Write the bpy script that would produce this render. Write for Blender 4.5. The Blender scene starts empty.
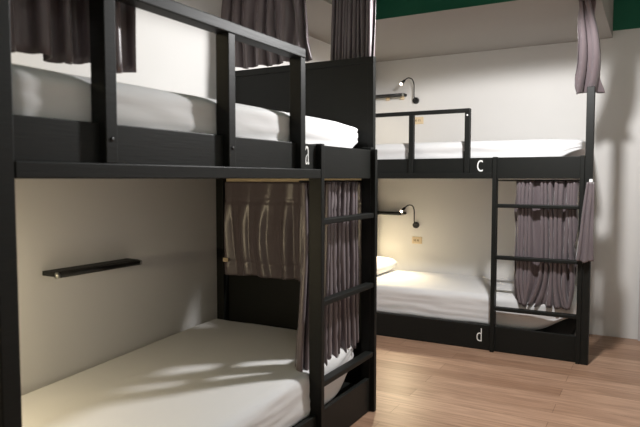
import bpy, bmesh, math, random
from mathutils import Vector, Matrix, noise
random.seed(4)
S = bpy.context.scene
C = S.collection
V = Vector
PI = math.pi

# ------------------------------------------------------------------ materials
def rgb(r, g, b):
    def f(c):
        c /= 255.0
        return c / 12.92 if c <= .04045 else ((c + .055) / 1.055) ** 2.4
    return (f(r), f(g), f(b), 1)

def mat(name, col, rough=.5, spec=.5, metal=0, bump=None, vary=0, sheen=0, scale=(1, 1, 1), nscale=8):
    m = bpy.data.materials.new(name); m.use_nodes = True
    nt = m.node_tree; n = nt.nodes; l = nt.links
    b = n['Principled BSDF']
    b.inputs['Base Color'].default_value = col
    b.inputs['Roughness'].default_value = rough
    b.inputs['Specular IOR Level'].default_value = spec
    b.inputs['Metallic'].default_value = metal
    if sheen:
        b.inputs['Sheen Weight'].default_value = sheen
        b.inputs['Sheen Roughness'].default_value = .35
    tc = n.new('ShaderNodeTexCoord'); mp = n.new('ShaderNodeMapping')
    mp.inputs['Scale'].default_value = scale
    l.new(tc.outputs['Object'], mp.inputs['Vector'])
    nz = n.new('ShaderNodeTexNoise'); nz.inputs['Scale'].default_value = nscale; nz.inputs['Detail'].default_value = 5
    l.new(mp.outputs['Vector'], nz.inputs['Vector'])
    if vary:
        mx = n.new('ShaderNodeMix'); mx.data_type = 'RGBA'
        mx.inputs[6].default_value = tuple(c * (1 - vary) for c in col[:3]) + (1,)
        mx.inputs[7].default_value = tuple(min(1, c * (1 + vary)) for c in col[:3]) + (1,)
        l.new(nz.outputs['Fac'], mx.inputs[0]); l.new(mx.outputs[2], b.inputs['Base Color'])
    if bump:
        bp = n.new('ShaderNodeBump'); bp.inputs['Strength'].default_value = bump[0]; bp.inputs['Distance'].default_value = bump[1]
        l.new(nz.outputs['Fac'], bp.inputs['Height']); l.new(bp.outputs['Normal'], b.inputs['Normal'])
    return m

M = {}
M['wood'] = mat('black_stained_wood', rgb(25, 26, 24), .5, .22, bump=(.3, .002), vary=.25, scale=(3, 3, 40), nscale=4)
M['wood_h'] = mat('black_stained_wood_lengthwise', rgb(25, 26, 24), .5, .22, bump=(.3, .002), vary=.25, scale=(3, 40, 60), nscale=3)
M['wall'] = mat('white_plaster', rgb(221, 219, 216), .85, .2, bump=(.12, .004), vary=.025, nscale=3)
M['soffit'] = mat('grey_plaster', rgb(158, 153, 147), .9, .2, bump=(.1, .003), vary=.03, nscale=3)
M['green'] = mat('green_paint', rgb(36, 104, 80), .6, .3, vary=.06, nscale=4)
M['sheet'] = mat('white_cotton_sheet', rgb(220, 219, 219), .85, .15, bump=(.25, .006), sheen=.1, scale=(2, 8, 8), nscale=3)
M['curtain'] = mat('mauve_grey_satin', rgb(108, 98, 101), .32, .55, sheen=.3, bump=(.08, .002), nscale=60)
M['black'] = mat('black_metal', rgb(24, 24, 24), .4, .5)
M['steel'] = mat('brushed_steel', rgb(170, 170, 165), .35, .5, metal=.9)
M['white'] = mat('white_paint', rgb(240, 240, 238), .5, .3)
M['beige'] = mat('beige_plastic', rgb(226, 205, 170), .45, .4)
M['slot'] = mat('brown_slot', rgb(92, 66, 44), .6, .3)
M['door'] = mat('grey_door_paint', rgb(186, 182, 180), .6, .3)

def emis(name, col, st):
    m = bpy.data.materials.new(name); m.use_nodes = True
    b = m.node_tree.nodes['Principled BSDF']
    b.inputs['Base Color'].default_value = col
    b.inputs['Emission Color'].default_value = col
    b.inputs['Emission Strength'].default_value = st
    return m
M['bulb'] = emis('lit_bulb', (1, .82, .58, 1), 14)

def floor_mat():
    m = bpy.data.materials.new('oak_plank_floor'); m.use_nodes = True
    nt = m.node_tree; n = nt.nodes; l = nt.links; b = n['Principled BSDF']
    tc = n.new('ShaderNodeTexCoord')
    br = n.new('ShaderNodeTexBrick')
    br.offset = .37; br.inputs['Scale'].default_value = 1
    br.inputs['Brick Width'].default_value = 1.25; br.inputs['Row Height'].default_value = .145
    br.inputs['Mortar Size'].default_value = .0016; br.inputs['Mortar Smooth'].default_value = .2
    br.inputs['Color1'].default_value = rgb(191, 157, 133); br.inputs['Color2'].default_value = rgb(160, 126, 103)
    br.inputs['Mortar'].default_value = rgb(125, 93, 72)
    l.new(tc.outputs['Object'], br.inputs['Vector'])
    mp = n.new('ShaderNodeMapping'); mp.inputs['Scale'].default_value = (1.6, 22, 1)
    l.new(tc.outputs['Object'], mp.inputs['Vector'])
    nz = n.new('ShaderNodeTexNoise'); nz.inputs['Scale'].default_value = 2.2; nz.inputs['Detail'].default_value = 7; nz.inputs['Distortion'].default_value = .6
    l.new(mp.outputs['Vector'], nz.inputs['Vector'])
    cr = n.new('ShaderNodeValToRGB')
    cr.color_ramp.elements[0].position = .3; cr.color_ramp.elements[0].color = (.55, .49, .45, 1)
    cr.color_ramp.elements[1].position = .68; cr.color_ramp.elements[1].color = (1.08, 1.06, 1.04, 1)
    l.new(nz.outputs['Fac'], cr.inputs['Fac'])
    mx = n.new('ShaderNodeMix'); mx.data_type = 'RGBA'; mx.blend_type = 'MULTIPLY'; mx.inputs[0].default_value = .75
    l.new(br.outputs['Color'], mx.inputs[6]); l.new(cr.outputs['Color'], mx.inputs[7])
    l.new(mx.outputs[2], b.inputs['Base Color'])
    b.inputs['Roughness'].default_value = .42; b.inputs['Specular IOR Level'].default_value = .4
    bp = n.new('ShaderNodeBump'); bp.inputs['Strength'].default_value = .15; bp.inputs['Distance'].default_value = .002
    l.new(nz.outputs['Fac'], bp.inputs['Height']); l.new(bp.outputs['Normal'], b.inputs['Normal'])
    return m
M['floor'] = floor_mat()

# ------------------------------------------------------------------ helpers
def box(bm, x0, x1, y0, y1, z0, z1, bev=.003):
    r = bmesh.ops.create_cube(bm, size=1)
    vs = r['verts']
    for v in vs:
        v.co = V(((x0 + x1) / 2 + v.co.x * (x1 - x0), (y0 + y1) / 2 + v.co.y * (y1 - y0), (z0 + z1) / 2 + v.co.z * (z1 - z0)))
    if bev:
        es = list({e for v in vs for e in v.link_edges})
        bmesh.ops.bevel(bm, geom=es, offset=bev, segments=2, affect='EDGES', profile=.5)

def cyl(bm, p, q, r, r2=None, seg=20):
    p = V(p); q = V(q); d = q - p
    m = Matrix.Translation((p + q) / 2) @ d.to_track_quat('Z', 'Y').to_matrix().to_4x4()
    bmesh.ops.create_cone(bm, cap_ends=True, segments=seg, radius1=r, radius2=r if r2 is None else r2, depth=d.length, matrix=m)

def tube(bm, pts, r, seg=10):
    pts = [V(p) for p in pts]; rings = []
    for i, p in enumerate(pts):
        t = (pts[min(i + 1, len(pts) - 1)] - pts[max(i - 1, 0)]).normalized()
        q = t.to_track_quat('Z', 'Y')
        rings.append([bm.verts.new(p + q @ V((math.cos(2 * PI * k / seg) * r, math.sin(2 * PI * k / seg) * r, 0))) for k in range(seg)])
    for a, b in zip(rings, rings[1:]):
        for k in range(seg):
            bm.faces.new((a[k], a[(k + 1) % seg], b[(k + 1) % seg], b[k]))
    bm.faces.new(rings[0][::-1]); bm.faces.new(rings[-1])

def obj(name, bm, m, parent=None, smooth=False, loc=None):
    me = bpy.data.meshes.new(name)
    bmesh.ops.recalc_face_normals(bm, faces=bm.faces[:])
    bm.to_mesh(me); bm.free()
    for mm in (m if isinstance(m, list) else [m]):
        me.materials.append(mm)
    if smooth:
        for p in me.polygons: p.use_smooth = True
    o = bpy.data.objects.new(name, me); C.objects.link(o)
    if parent: o.parent = parent
    if loc is not None: o.location = loc
    return o

def boxobj(name, b, m, parent=None, bev=.003):
    bm = bmesh.new(); box(bm, *b, bev=bev)
    return obj(name, bm, m, parent)

def tag(o, label, cat, group=None):
    o['label'] = label; o['category'] = cat
    if group: o['group'] = group
    return o

def thing(name, label, cat, loc=(0, 0, 0), rz=0, group=None):
    o = bpy.data.objects.new(name, None); C.objects.link(o)
    o.empty_display_size = .1
    o.location = loc; o.rotation_euler = (0, 0, rz)
    return tag(o, label, cat, group)

def struct(name, b, m):
    bm = bmesh.new(); box(bm, *b, bev=0)
    o = obj(name, bm, m); o['kind'] = 'structure'
    return o

# ------------------------------------------------------------------ room
LW, BW, CEIL = -2.43, 5.43, 3.0
RW, FW = 1.35, -1.3
SOF = 2.43
struct('floor', (LW - .1, RW + .1, FW - .1, BW + .1, -.06, 0), M['floor'])
struct('ceiling', (LW - .1, RW + .1, FW - .1, BW + .1, CEIL, CEIL + .06), M['green'])
struct('wall_left', (LW - .1, LW, FW - .1, BW + .1, 0, CEIL), M['wall'])
struct('wall_back', (LW, RW, BW, BW + .1, 0, CEIL), M['wall'])
struct('wall_right', (RW, RW + .1, FW, BW, 0, CEIL), M['wall'])
struct('wall_front', (LW, RW, FW - .1, FW, 0, CEIL), M['wall'])
# boxed-in bulkhead over the far bunk: plaster underside and end, green front
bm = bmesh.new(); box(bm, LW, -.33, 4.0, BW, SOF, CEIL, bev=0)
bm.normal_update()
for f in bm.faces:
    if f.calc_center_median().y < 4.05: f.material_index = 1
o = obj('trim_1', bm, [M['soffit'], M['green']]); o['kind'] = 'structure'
# lower boxed-in run along the left wall above the near bunk
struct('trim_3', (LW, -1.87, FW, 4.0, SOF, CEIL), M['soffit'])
# green paint band high on the back wall, right of the bulkhead
struct('trim_2', (-.33, RW, BW - .012, BW, 2.485, CEIL), M['green'])
# doorway in the back wall, only its casing edge shows
dr = struct('door_1', (-.02, .78, BW - .035, BW, .005, 2.05), M['door'])
bm = bmesh.new(); box(bm, -.085, -.02, BW - .05, BW, 0, 2.12); box(bm, .78, .845, BW - .05, BW, 0, 2.12); box(bm, -.02, .78, BW - .05, BW, 2.05, 2.12)
obj('door_frame', bm, M['door'], dr)
bm = bmesh.new(); box(bm, -.082, -.045, BW - .075, BW - .05, 1.14, 1.24, bev=.006)
obj('latch', bm, M['black'], dr)

# ------------------------------------------------------------------ bunk beds (u along the length from the head end, v from the front face to the wall)
def letter(ch, u, z, h, parent, label, wf=.66):
    cu = bpy.data.curves.new('letter', 'FONT'); cu.body = ch; cu.size = 1; cu.extrude = .012; cu.resolution_u = 6; cu.offset = -.012
    tmp = bpy.data.objects.new('letter_source', cu); C.objects.link(tmp)
    me = bpy.data.meshes.new_from_object(tmp.evaluated_get(bpy.context.evaluated_depsgraph_get()))
    bpy.data.objects.remove(tmp); bpy.data.curves.remove(cu)
    me.name = 'letter'
    xs = [v.co.x for v in me.vertices]; ys = [v.co.y for v in me.vertices]
    k = h / (max(ys) - min(ys)); cx = (max(xs) + min(xs)) / 2; y0 = min(ys)
    for v in me.vertices:
        v.co = V((u + (v.co.x - cx) * k * wf, -v.co.z * .12 - .0005, z + (v.co.y - y0) * k))
    me.materials.clear(); me.materials.append(M['white'])
    o = bpy.data.objects.new('letter', me); C.objects.link(o); o.parent = parent
    o['label'] = label
    return o

def bunk(label, loc, rz, L, W, p):
    t = thing('bunk_bed', label, 'bunk bed', loc, rz, 'black wooden bunk beds')
    w, wh = M['wood'], M['wood_h']
    # corner posts
    for u0, v0, zt in p['posts']:
        boxobj('corner_post', (u0, u0 + .05, v0, v0 + .055, 0, zt), w, t)
    # boards
    h = p['posts'][0][0] + .05
    boxobj('upper_side_board', (h, L - .05, 0, .025, 1.3, p['ub']), wh, t)
    boxobj('ledge', (h, p['lad'][0] - .004, -.028, 0, 1.3, 1.342), wh, t)
    boxobj('lower_side_board', (h, L - .05, 0, .025, .004, p['lb']), wh, t)
    boxobj('upper_back_board', (.05, L - .15, W - .025, W - .003, 1.3, 1.42), wh, t)
    boxobj('lower_back_board', (.05, L - .15, W - .025, W - .003, .004, .2), wh, t)
    # bases under the mattresses
    boxobj('upper_bed_base', (.01, L - .09, .06, W - .027, 1.318, 1.36), wh, t)
    boxobj('lower_bed_base', (.01, L - .09, .06, W - .027, .11, .16), wh, t)
    # end panels
    for nm, u0, u1, z0, z1 in p['panels']:
        bm = bmesh.new()
        box(bm, u0 + .008, u1 - .008, .04, W - .004, z0, z1, bev=0)
        e = .038
        vi = p.get('vi', .035)
        box(bm, u0, u1, vi, W - .002, z1 - e, z1)
        box(bm, u0, u1, vi, W - .002, z0, z0 + e)
        box(bm, u0, u1, vi, vi + e, z0 + e, z1 - e)
        box(bm, u0, u1, W - .002 - e, W - .002, z0 + e, z1 - e)
        obj(nm, bm, w, t)
    # guard rail
    g = p['guard']
    boxobj('guard_rail', (g['u0'], g['u1'], -.028, g['pd'] + .002, g['z'] - .04 * g['k'], g['z']), wh, t, bev=.004)
    for u0, u1 in g['posts']:
        boxobj('guard_post', (u0, u1, -.026, g['pd'], 1.342, g['z'] - .04 * g['k']), w, t)
        if g['pd'] < .02: boxobj('post_backing', (u0 - .018, u1 - .012, .014, .034, 1.38, p['ub'] + .055), w, t)
    # ladder
    a, b = p['lad']
    for u0 in (a, b - .03):
        boxobj('ladder_rail', (u0, u0 + .03, -.028, .04, 0, p['ub'] + .004), w, t)
    for z in (1.085, .70, .315):
        boxobj('rung', (a + .03, b - .03, -.022, .026, z, z + .027), wh, t, bev=.005)
    for z in (1.285,):
        bm = bmesh.new(); cyl(bm, (a - .02, .075, z), (L - .01, .075, z), .006)
        obj('curtain_rod', bm, M['black'], t, True)
    # screws
    for u, z, m in p['screws']:
        bm = bmesh.new(); cyl(bm, (u, -.024, z), (u, -.0285, z), .0065)
        obj('screw_cap', bm, M[m], t, True)
    return t

XA, YA, LA, WA = -1.358, .87, 2.18, 1.072
def ya(y): return y - YA
ab = bunk('black wooden bunk bed nearest the camera along the left wall, lettered a', (XA, YA, 0), PI / 2, LA, WA, dict(
    vi=.004, ub=1.455, lb=.19, lad=(1.53, 2.165),
    posts=[(-.022, -.026, 1.96), (LA - .05, -.002, 1.47), (0, WA - .057, 1.3), (LA - .05, WA - .057, 1.3)],
    panels=[('upper_end_panel', LA - .004, LA + .03, 1.3, 1.97), ('footboard', LA - .004, LA + .03, .05, .735), ('upper_end_panel', .005, .04, 1.3, 1.955), ('headboard', .005, .04, .05, .725)],
    guard=dict(u0=.015, u1=1.392, z=1.857, k=1.0, pd=.032, posts=[(ya(1.172), ya(1.214)), (ya(1.724), ya(1.764)), (ya(2.222), ya(2.262))]),
    screws=[(ya(1.744), 1.41, 'black'), (ya(1.193), 1.41, 'black')]))
b = boxobj('curtain_batten', (LA - .012, LA - .005, .05, WA - .01, 1.268, 1.3), M['beige'], ab, bev=0)
b['label'] = 'pale batten above the short curtain'
letter('a', ya(2.318), 1.362, .083, ab, 'white letter a', .5)

XC, YC = -2.425, 4.523
LC, WC = 2.052, .904
def xc(x): return x - XC
cd = bunk('black wooden bunk bed across the far wall, lettered c and d', (XC, YC, 0), 0, LC, WC, dict(
    ub=1.455, lb=.19, lad=(xc(-1.05), xc(-.424)),
    posts=[(0, -.026, 1.83), (LC - .05, -.026, 1.925), (0, WC - .057, 1.3), (LC - .15, WC - .057, 1.3)],
    panels=[('footboard', LC - .125, LC - .095, .02, .19), ('headboard', .005, .04, .05, .4)],
    guard=dict(u0=.05, u1=xc(-1.222), z=1.826, k=.75, pd=.012, posts=[(xc(-2.15), xc(-2.11)), (xc(-1.706), xc(-1.668)), (xc(-1.262), xc(-1.222))]),
    screws=[(xc(-1.242), 1.775, 'white')]))
letter('c', xc(-1.148), 1.352, .085, cd, 'white letter c')
letter('d', xc(-1.135), .065, .1, cd, 'white letter d')

# ------------------------------------------------------------------ mattresses
def rounded(name, L, W, H, r, nu, nv, nw, deform, m):
    bm = bmesh.new(); vs = {}
    def vert(i, j, k):
        key = (i, j, k)
        if key not in vs:
            p = V((L * i / nu, W * j / nv, H * k / nw))
            c = V((min(max(p.x, r), L - r), min(max(p.y, r), W - r), min(max(p.z, r), H - r)))
            d = p - c
            if d.length > 1e-6:
                # push cube surface to the rounded surface
                n = max(abs(d.x), abs(d.y), abs(d.z))
                p = c + d.normalized() * n if n > 0 else p
            vs[key] = bm.verts.new(deform(p))
        return vs[key]
    for i in range(nu):
        for j in range(nv):
            for k in (0, nw): bm.faces.new([vert(i, j, k), vert(i + 1, j, k), vert(i + 1, j + 1, k), vert(i, j + 1, k)])
        for k in range(nw):
            for j in (0, nv): bm.faces.new([vert(i, j, k), vert(i + 1, j, k), vert(i + 1, j, k + 1), vert(i, j, k + 1)])
    for j in range(nv):
        for k in range(nw):
            for i in (0, nu): bm.faces.new([vert(i, j, k), vert(i, j + 1, k), vert(i, j + 1, k + 1), vert(i, j, k + 1)])
    return obj(name, bm, m, None, True)

def mattress(label, loc, rz, L, W, H, seed, head_drop=0, lift=.1, sagc=.0):
    def d(p):
        q = p.copy()
        fu = p.x / L
        s = max(0, (p.x - (L - .42)) / .42)
        s = s * s * (3 - 2 * s) if s < 1 else 1
        # the foot end curls up from the base
        q.z += lift * s * s * (1 - 1.08 * (p.z / H))
        q.y += .03 * s * (1 - p.y / W) * s
        q.z -= head_drop * (1 - fu) * (p.z / H)
        # creases running lengthwise and soft unevenness
        side = max(0, 1 - p.y / .1)
        n1 = noise.noise(V((p.x * 1.1, p.y * 7 + p.z * 24, seed)))
        n2 = noise.noise(V((p.x * 3.1, p.y * 3.1, seed + 9)))
        n3 = noise.noise(V((p.x * 5.5 + p.z * 9, p.z * 30, seed + 21)))
        q.z += .003 * n2 * (p.z / H)
        q.y += side * (.006 * n1 + .004 * n3 + .004 * noise.noise(V((p.x * .9, p.z * 55, seed + 2))))
        top = p.z / H
        q.z += top * .002 * n1 * (1 - side)
        q.z -= top * .016 * max(0, 1 - p.y / .28) ** 2      # soft front edge
        return q
    o = rounded('mattress', L, W, H, .052, 130, 46, 18, d, M['sheet'])
    o.location = loc; o.rotation_euler = (0, 0, rz)
    return tag(o, label, 'mattress', 'white sheeted mattresses')

mattress('white mattress on the upper bunk a, nearest the camera', (XA - .036, YA + .055, 1.362), PI / 2, 2.09, 1.02, .243, 3, lift=.12)
mattress('white mattress on the lower bunk under bunk a, patched with light', (XA - .036, YA + .055, .162), PI / 2, 2.045, 1.02, .272, 17, head_drop=.115, lift=.13)
mattress('white mattress on the far upper bunk, above the letter c', (XC + .045, YC + .036, 1.362), 0, 1.925, .845, .235, 31, lift=.13)
mattress('white mattress on the far lower bunk, above the letter d', (XC + .045, YC + .058, .162), 0, 1.905, .822, .262, 45, lift=.13)

# pillow at the head of the far lower bed
def pil(p):
    q = p.copy(); a = p.x / .30 * 2 - 1; b = p.y / .55 * 2 - 1
    e = (1 - abs(a) ** 3.2) * (1 - abs(b) ** 3.2)
    q.z = .075 + (p.z - .075) * (.12 + .88 * max(0, e) ** .5)
    q.z += .008 * noise.noise(V((p.x * 7, p.y * 7, 2)))
    return q
o = rounded('pillow', .30, .55, .15, .03, 26, 34, 6, pil, M['sheet'])
o.location = (-2.42, 4.78, .418)
tag(o, 'white pillow at the head of the far lower bunk', 'pillow')

# ------------------------------------------------------------------ curtains
def curtain(label, top, bot, zt, zb, n, at, ab_, seed, gather=0, hem=.006, nz=44, th=.003, warp=.35, group=None, wob=.006, extra=None):
    """top / bot: ((x,y),(x,y)) plan ends; folds run from at to ab_ amplitude"""
    bm = bmesh.new(); ns = n * 14; grid = []
    rnd = random.Random(seed)
    ph = [rnd.uniform(.6, 1.4) for _ in range(n + 1)]
    am = [rnd.uniform(.65, 1.2) for _ in range(n + 2)]
    for k in range(nz + 1):
        t = k / nz; row = []
        A = V(top[0]).lerp(V(bot[0]), t); B = V(top[1]).lerp(V(bot[1]), t)
        d = (B - A); nrm = V((d.y, -d.x)).normalized(); dn = d.normalized()
        for i in range(ns + 1):
            s = i / ns
            w = warp * noise.noise(V((s * 3.1 * n / 6, t * .9, seed))) / n * 1.6
            f = s * n + w * n
            j = min(max(int(f), 0), n)
            amp = (at + (ab_ - at) * t) * (am[j] * (1 - (f - j)) + am[min(j + 1, n + 1)] * (f - j) if 0 <= f - j <= 1 else 1)
            x = 2 * PI * f
            off = amp * (math.sin(x) + .28 * math.sin(2 * x + ph[j] * 3 + t) + .14 * math.sin(3.3 * x + seed))
            off += wob * noise.noise(V((s * 4, t * 3.5, seed + 5)))
            sl = amp * .35 * math.cos(2 * x + .4)
            P = A.lerp(B, s) + nrm * off + dn * sl
            z = zt + (zb - zt) * t + hem * math.sin(x * .5 + seed) * t + hem * 1.2 * noise.noise(V((s * 5, seed, 0))) * t
            q = V((P.x, P.y, z))
            if extra: q = extra(q, s, t)
            row.append(bm.verts.new(q))
        grid.append(row)
    for k in range(nz):
        for i in range(ns):
            bm.faces.new((grid[k][i], grid[k][i + 1], grid[k + 1][i + 1], grid[k + 1][i]))
    o = obj('curtain', bm, M['curtain'], None, True)
    md = o.modifiers.new('cloth_thickness', 'SOLIDIFY'); md.thickness = th
    return tag(o, label, 'curtain', group)

G = 'mauve grey bunk curtains'
XI = XA - .075
# near upper bunk, side opening, gathered toward the camera
curtain('dark curtain hanging over the near end of upper bunk a, top left', ((-1.45, .93), (-1.45, 1.36)), ((-1.45, .94), (-1.45, 1.385)), CEIL - .002, 1.625, 5, .022, .03, 11, group=G)
# far end of upper bunk a
curtain('lit curtain hanging over the end panel of upper bunk a, left of the dark one', ((-2.41, 3.065), (-1.80, 3.065)), ((-2.41, 3.065), (-1.765, 3.065)), SOF - .002, 1.985, 7, .022, .026, 23, group=G, warp=.5)
curtain('dark gathered curtain behind the far corner of the end panel of bunk a', ((-1.64, 3.14), (-1.405, 3.14)), ((-1.675, 3.14), (-1.405, 3.14)), CEIL - .002, 1.90, 11, .022, .018, 37, group=G)
# lower bunk b, side opening behind the ladder
def bunch(q, s, t):
    q.y += .03 * math.sin(t * PI) * s - .015 * t + .012 * math.sin(t * 5)
    return q
curtain('grey satin curtain hanging behind the ladder rungs of the lower bunk under bunk a', ((XI, 2.585), (XI, 3.0)), ((XI - .004, 2.57), (XI - .004, 3.0)), 1.283, .385, 8, .024, .028, 41, group=G, hem=.014, warp=.9)
curtain('narrow curtain bunch left of the ladder of the lower bunk under bunk a', ((XI - .01, 2.425), (XI - .01, 2.48)), ((XI - .03, 2.42), (XI - .01, 2.495)), 1.283, .35, 2, .014, .03, 47, group=G, hem=.014, extra=bunch)
# lower bunk b, over the footboard: stitched heading band, hem seam and a small tag
def header(q, s, t):
    k = min(1, max(0, (t - .16) / .3))
    q.y = 3.03 + (q.y - 3.03) * (.25 + .75 * k)
    for t0 in (.205, .86):
        q.y += .006 * math.exp(-((t - t0) / .012) ** 2)
    return q
curtain('short curtain over the footboard of the lower bunk under bunk a', ((-2.405, 3.03), (-1.40, 3.03)), ((-2.40, 3.028), (-1.40, 3.028)), 1.279, .695, 7, .011, .013, 53, group=G, hem=.004, extra=header)
short = bpy.data.objects[[o.name for o in C.objects if o.get('label', '').startswith('short curtain over')][0]]
boxobj('care_tag', (-2.375, -2.335, 2.998, 3.001, .775, .80), M['beige'], short, bev=0)['label'] = 'small beige tag on the seam'
# upper bunk c, gathered round the corner post
curtain('long twisted curtain tucked at the right corner post of far bunk c', ((-.455, 4.2), (-.365, 4.2)), ((-.51, 4.60), (-.33, 4.60)), SOF - .002, 1.895, 2, .022, .034, 61, group=G, hem=.004, warp=.8)
# lower bunk d
def crumple(q, s, t):
    k = max(0, (t - .72) / .28)
    q.x += .05 * k * k * math.sin(s * 9 + 1) - .012 * k
    q.y += .012 * k * noise.noise(V((s * 9, t * 7, 3)))
    return q
curtain('grey satin curtain gathered behind the ladder of far bunk d', ((-.90, 4.585), (-.475, 4.585)), ((-.90, 4.58), (-.475, 4.58)), 1.283, .365, 11, .024, .027, 71, group=G, hem=.009, warp=.9, extra=crumple)
curtain('short curtain edge draped in front of the corner post of far bunk d', ((-.405, 4.462), (-.36, 4.462)), ((-.465, 4.452), (-.352, 4.452)), 1.275, .73, 2, .008, .012, 83, group=G)
bm = bmesh.new(); box(bm, -.392, -.368, 4.462, 4.484, 1.27, 1.296, bev=.006)
tag(obj('curtain_hook', bm, M['white']), 'small white hook at the top of the curtain edge by the far corner post', 'hook')

# ------------------------------------------------------------------ shelves (local: x along the wall, -y out of the wall)
def shelf(label, loc, rz, L, D):
    t = thing('wall_shelf', label, 'shelf', loc, rz, 'small black wall shelves')
    boxobj('board', (0, L, -D + .012, -.0005, -.011, .011), M['wood_h'], t)
    bm = bmesh.new(); cyl(bm, (.012, -D + .008, -.004), (L - .012, -D + .008, -.004), .013)
    obj('front_bar', bm, M['black'], t, True)
    for x0, x1 in ((0, .012), (L - .012, L)):
        bm = bmesh.new(); cyl(bm, (x0, -D + .008, -.004), (x1, -D + .008, -.004), .014)
        e = obj('end_cap', bm, M['steel'], t, True); e['label'] = 'steel end cap'
    return t
shelf('black shelf on the left wall inside the near lower bunk', (LW, 1.755, .868), PI / 2, .505, .105)
sc = shelf('black shelf on the back wall beside the upper reading lamp', (-2.415, BW, 2.09), 0, .335, .1)
shelf('black shelf on the back wall beside the lower reading lamp', (-2.415, BW, .968), 0, .34, .1)
for x in (-2.27, -2.12):
    b = boxobj('bracket', (x - sc.location.x - .017, x - sc.location.x + .017, -.03, -.0005, -.04, -.0115), M['beige'], sc)
    b['label'] = 'small beige bracket under the shelf'

# ------------------------------------------------------------------ reading lamps
def lamp(label, loc, rz, spot, watts):
    t = thing('reading_lamp', label, 'lamp', loc, rz, 'black gooseneck reading lamps')
    bm = bmesh.new(); cyl(bm, (0, -.0005, 0), (0, -.022, 0), .032, .028, 28)
    obj('wall_base', bm, M['black'], t, False)
    pts = [(0, -.02, .0)]
    n = 26
    ctrl = [V((0, -.022, .004)), V((0, -.05, .02)), V((.0, -.055, .09)), V((-.0, -.062, .15)), V((-.008, -.09, .188)), V((-.03, -.135, .194)), V((-.055, -.165, .168))]
    out = []
    for i in range(len(ctrl) - 1):
        p0 = ctrl[max(i - 1, 0)]; p1 = ctrl[i]; p2 = ctrl[i + 1]; p3 = ctrl[min(i + 2, len(ctrl) - 1)]
        for j in range(8):
            s = j / 8
            out.append(.5 * ((2 * p1) + (p2 - p0) * s + (2 * p0 - 5 * p1 + 4 * p2 - p3) * s * s + (3 * p1 - p0 - 3 * p2 + p3) * s ** 3))
    out.append(ctrl[-1])
    bm = bmesh.new(); tube(bm, out, .0055)
    obj('gooseneck', bm, M['black'], t, True)
    h0 = ctrl[-1]; d = V((-.55, -.4, -.72)).normalized()
    bm = bmesh.new(); cyl(bm, h0 - d * .006, h0 + d * .035, .0105, .0145, 20)
    obj('lamp_head', bm, M['black'], t, True)
    bm = bmesh.new(); c = h0 + d * .044
    bmesh.ops.create_uvsphere(bm, u_segments=16, v_segments=10, radius=.0115, matrix=Matrix.Translation(c))
    b = obj('bulb', bm, M['bulb'], t, True); b['label'] = 'glowing warm bulb'
    li = bpy.data.lights.new('lamp_light', 'SPOT' if spot else 'POINT'); li.energy = watts; li.color = (1, .83, .53); li.shadow_soft_size = .012
    if spot: li.spot_size = math.radians(150); li.spot_blend = 1
    lo = bpy.data.objects.new('lamp_light', li); C.objects.link(lo); lo.parent = t; lo.location = c + d * .03
    lo.rotation_euler = V((-.3, -.62, -.72)).to_track_quat('-Z', 'Y').to_euler()
    return t
lamp('lit black gooseneck reading lamp on the back wall of upper bunk c', (-1.99, BW, 2.033), 0, 1, 9)
lamp('lit black gooseneck reading lamp on the back wall of lower bunk d', (-1.977, BW, .857), 0, 1, 46)
lamp('lit black gooseneck reading lamp behind the near post of the near lower bunk', (LW, 1.05, .80), PI / 2, 0, 20)

lamp('lit black gooseneck reading lamp at the head of upper bunk a', (LW, 1.12, 1.98), PI / 2, 0, 6)

# ------------------------------------------------------------------ sockets
def outlet(label, loc):
    t = thing('power_outlet', label, 'outlet', loc, 0, 'beige wall outlets')
    boxobj('plate', (-.05, .05, -.009, -.0005, -.033, .033), M['beige'], t, bev=.004)
    for x in (-.02, .012):
        bm = bmesh.new()
        box(bm, x - .009, x - .005, -.0115, -.008, -.009, .009, bev=0); box(bm, x + .004, x + .008, -.0115, -.008, -.009, .009, bev=0)
        s = obj('socket', bm, M['slot'], t); s['label'] = 'dark slotted socket'
    return t
outlet('beige outlet below the lower reading lamp in bunk d', (-1.965, BW, .712))
outlet('beige outlet behind the guard rail of upper bunk c', (-1.962, BW, 1.845))

# ------------------------------------------------------------------ lights
def point(name, loc, w, col, r):
    li = bpy.data.lights.new(name, 'POINT'); li.energy = w; li.color = col; li.shadow_soft_size = r
    o = bpy.data.objects.new(name, li); C.objects.link(o); o.location = loc
    return o
li = bpy.data.lights.new('ceiling_light', 'SPOT'); li.energy = 178; li.color = (1, .99, .985); li.shadow_soft_size = .07
li.spot_size = math.radians(175); li.spot_blend = .1
lo = bpy.data.objects.new('ceiling_light', li); C.objects.link(lo); lo.location = (-.58, 3.25, 2.40)
point('fill_light', (.4, .2, 2.9), 17, (1, .98, .96), .3)  # added soft fill above the camera, no fixture here, lifts the whole room
wd = bpy.data.worlds.new('World'); S.world = wd; wd.use_nodes = True
wd.node_tree.nodes['Background'].inputs[0].default_value = (.8, .85, 1, 1)
wd.node_tree.nodes['Background'].inputs[1].default_value = .05

# ------------------------------------------------------------------ camera
f, cx, cy, hor = 600., 320., 213.5, 178.5
pitch = math.atan((cy - hor) / f); yaw = math.atan(335 / (f / math.cos(pitch)))
cam = bpy.data.cameras.new('camera'); co = bpy.data.objects.new('camera', cam); C.objects.link(co)
cam.sensor_width = 36; cam.lens = f / 640 * 36; cam.clip_start = .02
cam.dof.use_dof = True; cam.dof.focus_distance = 4.3; cam.dof.aperture_fstop = 4.0
co.location = (0, 0, 1.3); co.rotation_euler = (PI / 2 - pitch, 0, yaw)
S.camera = co
vs = S.view_settings
vs.view_transform = 'Standard'; vs.look = 'None'; vs.gamma = 1; vs.use_curve_mapping = False
vs.exposure = 0
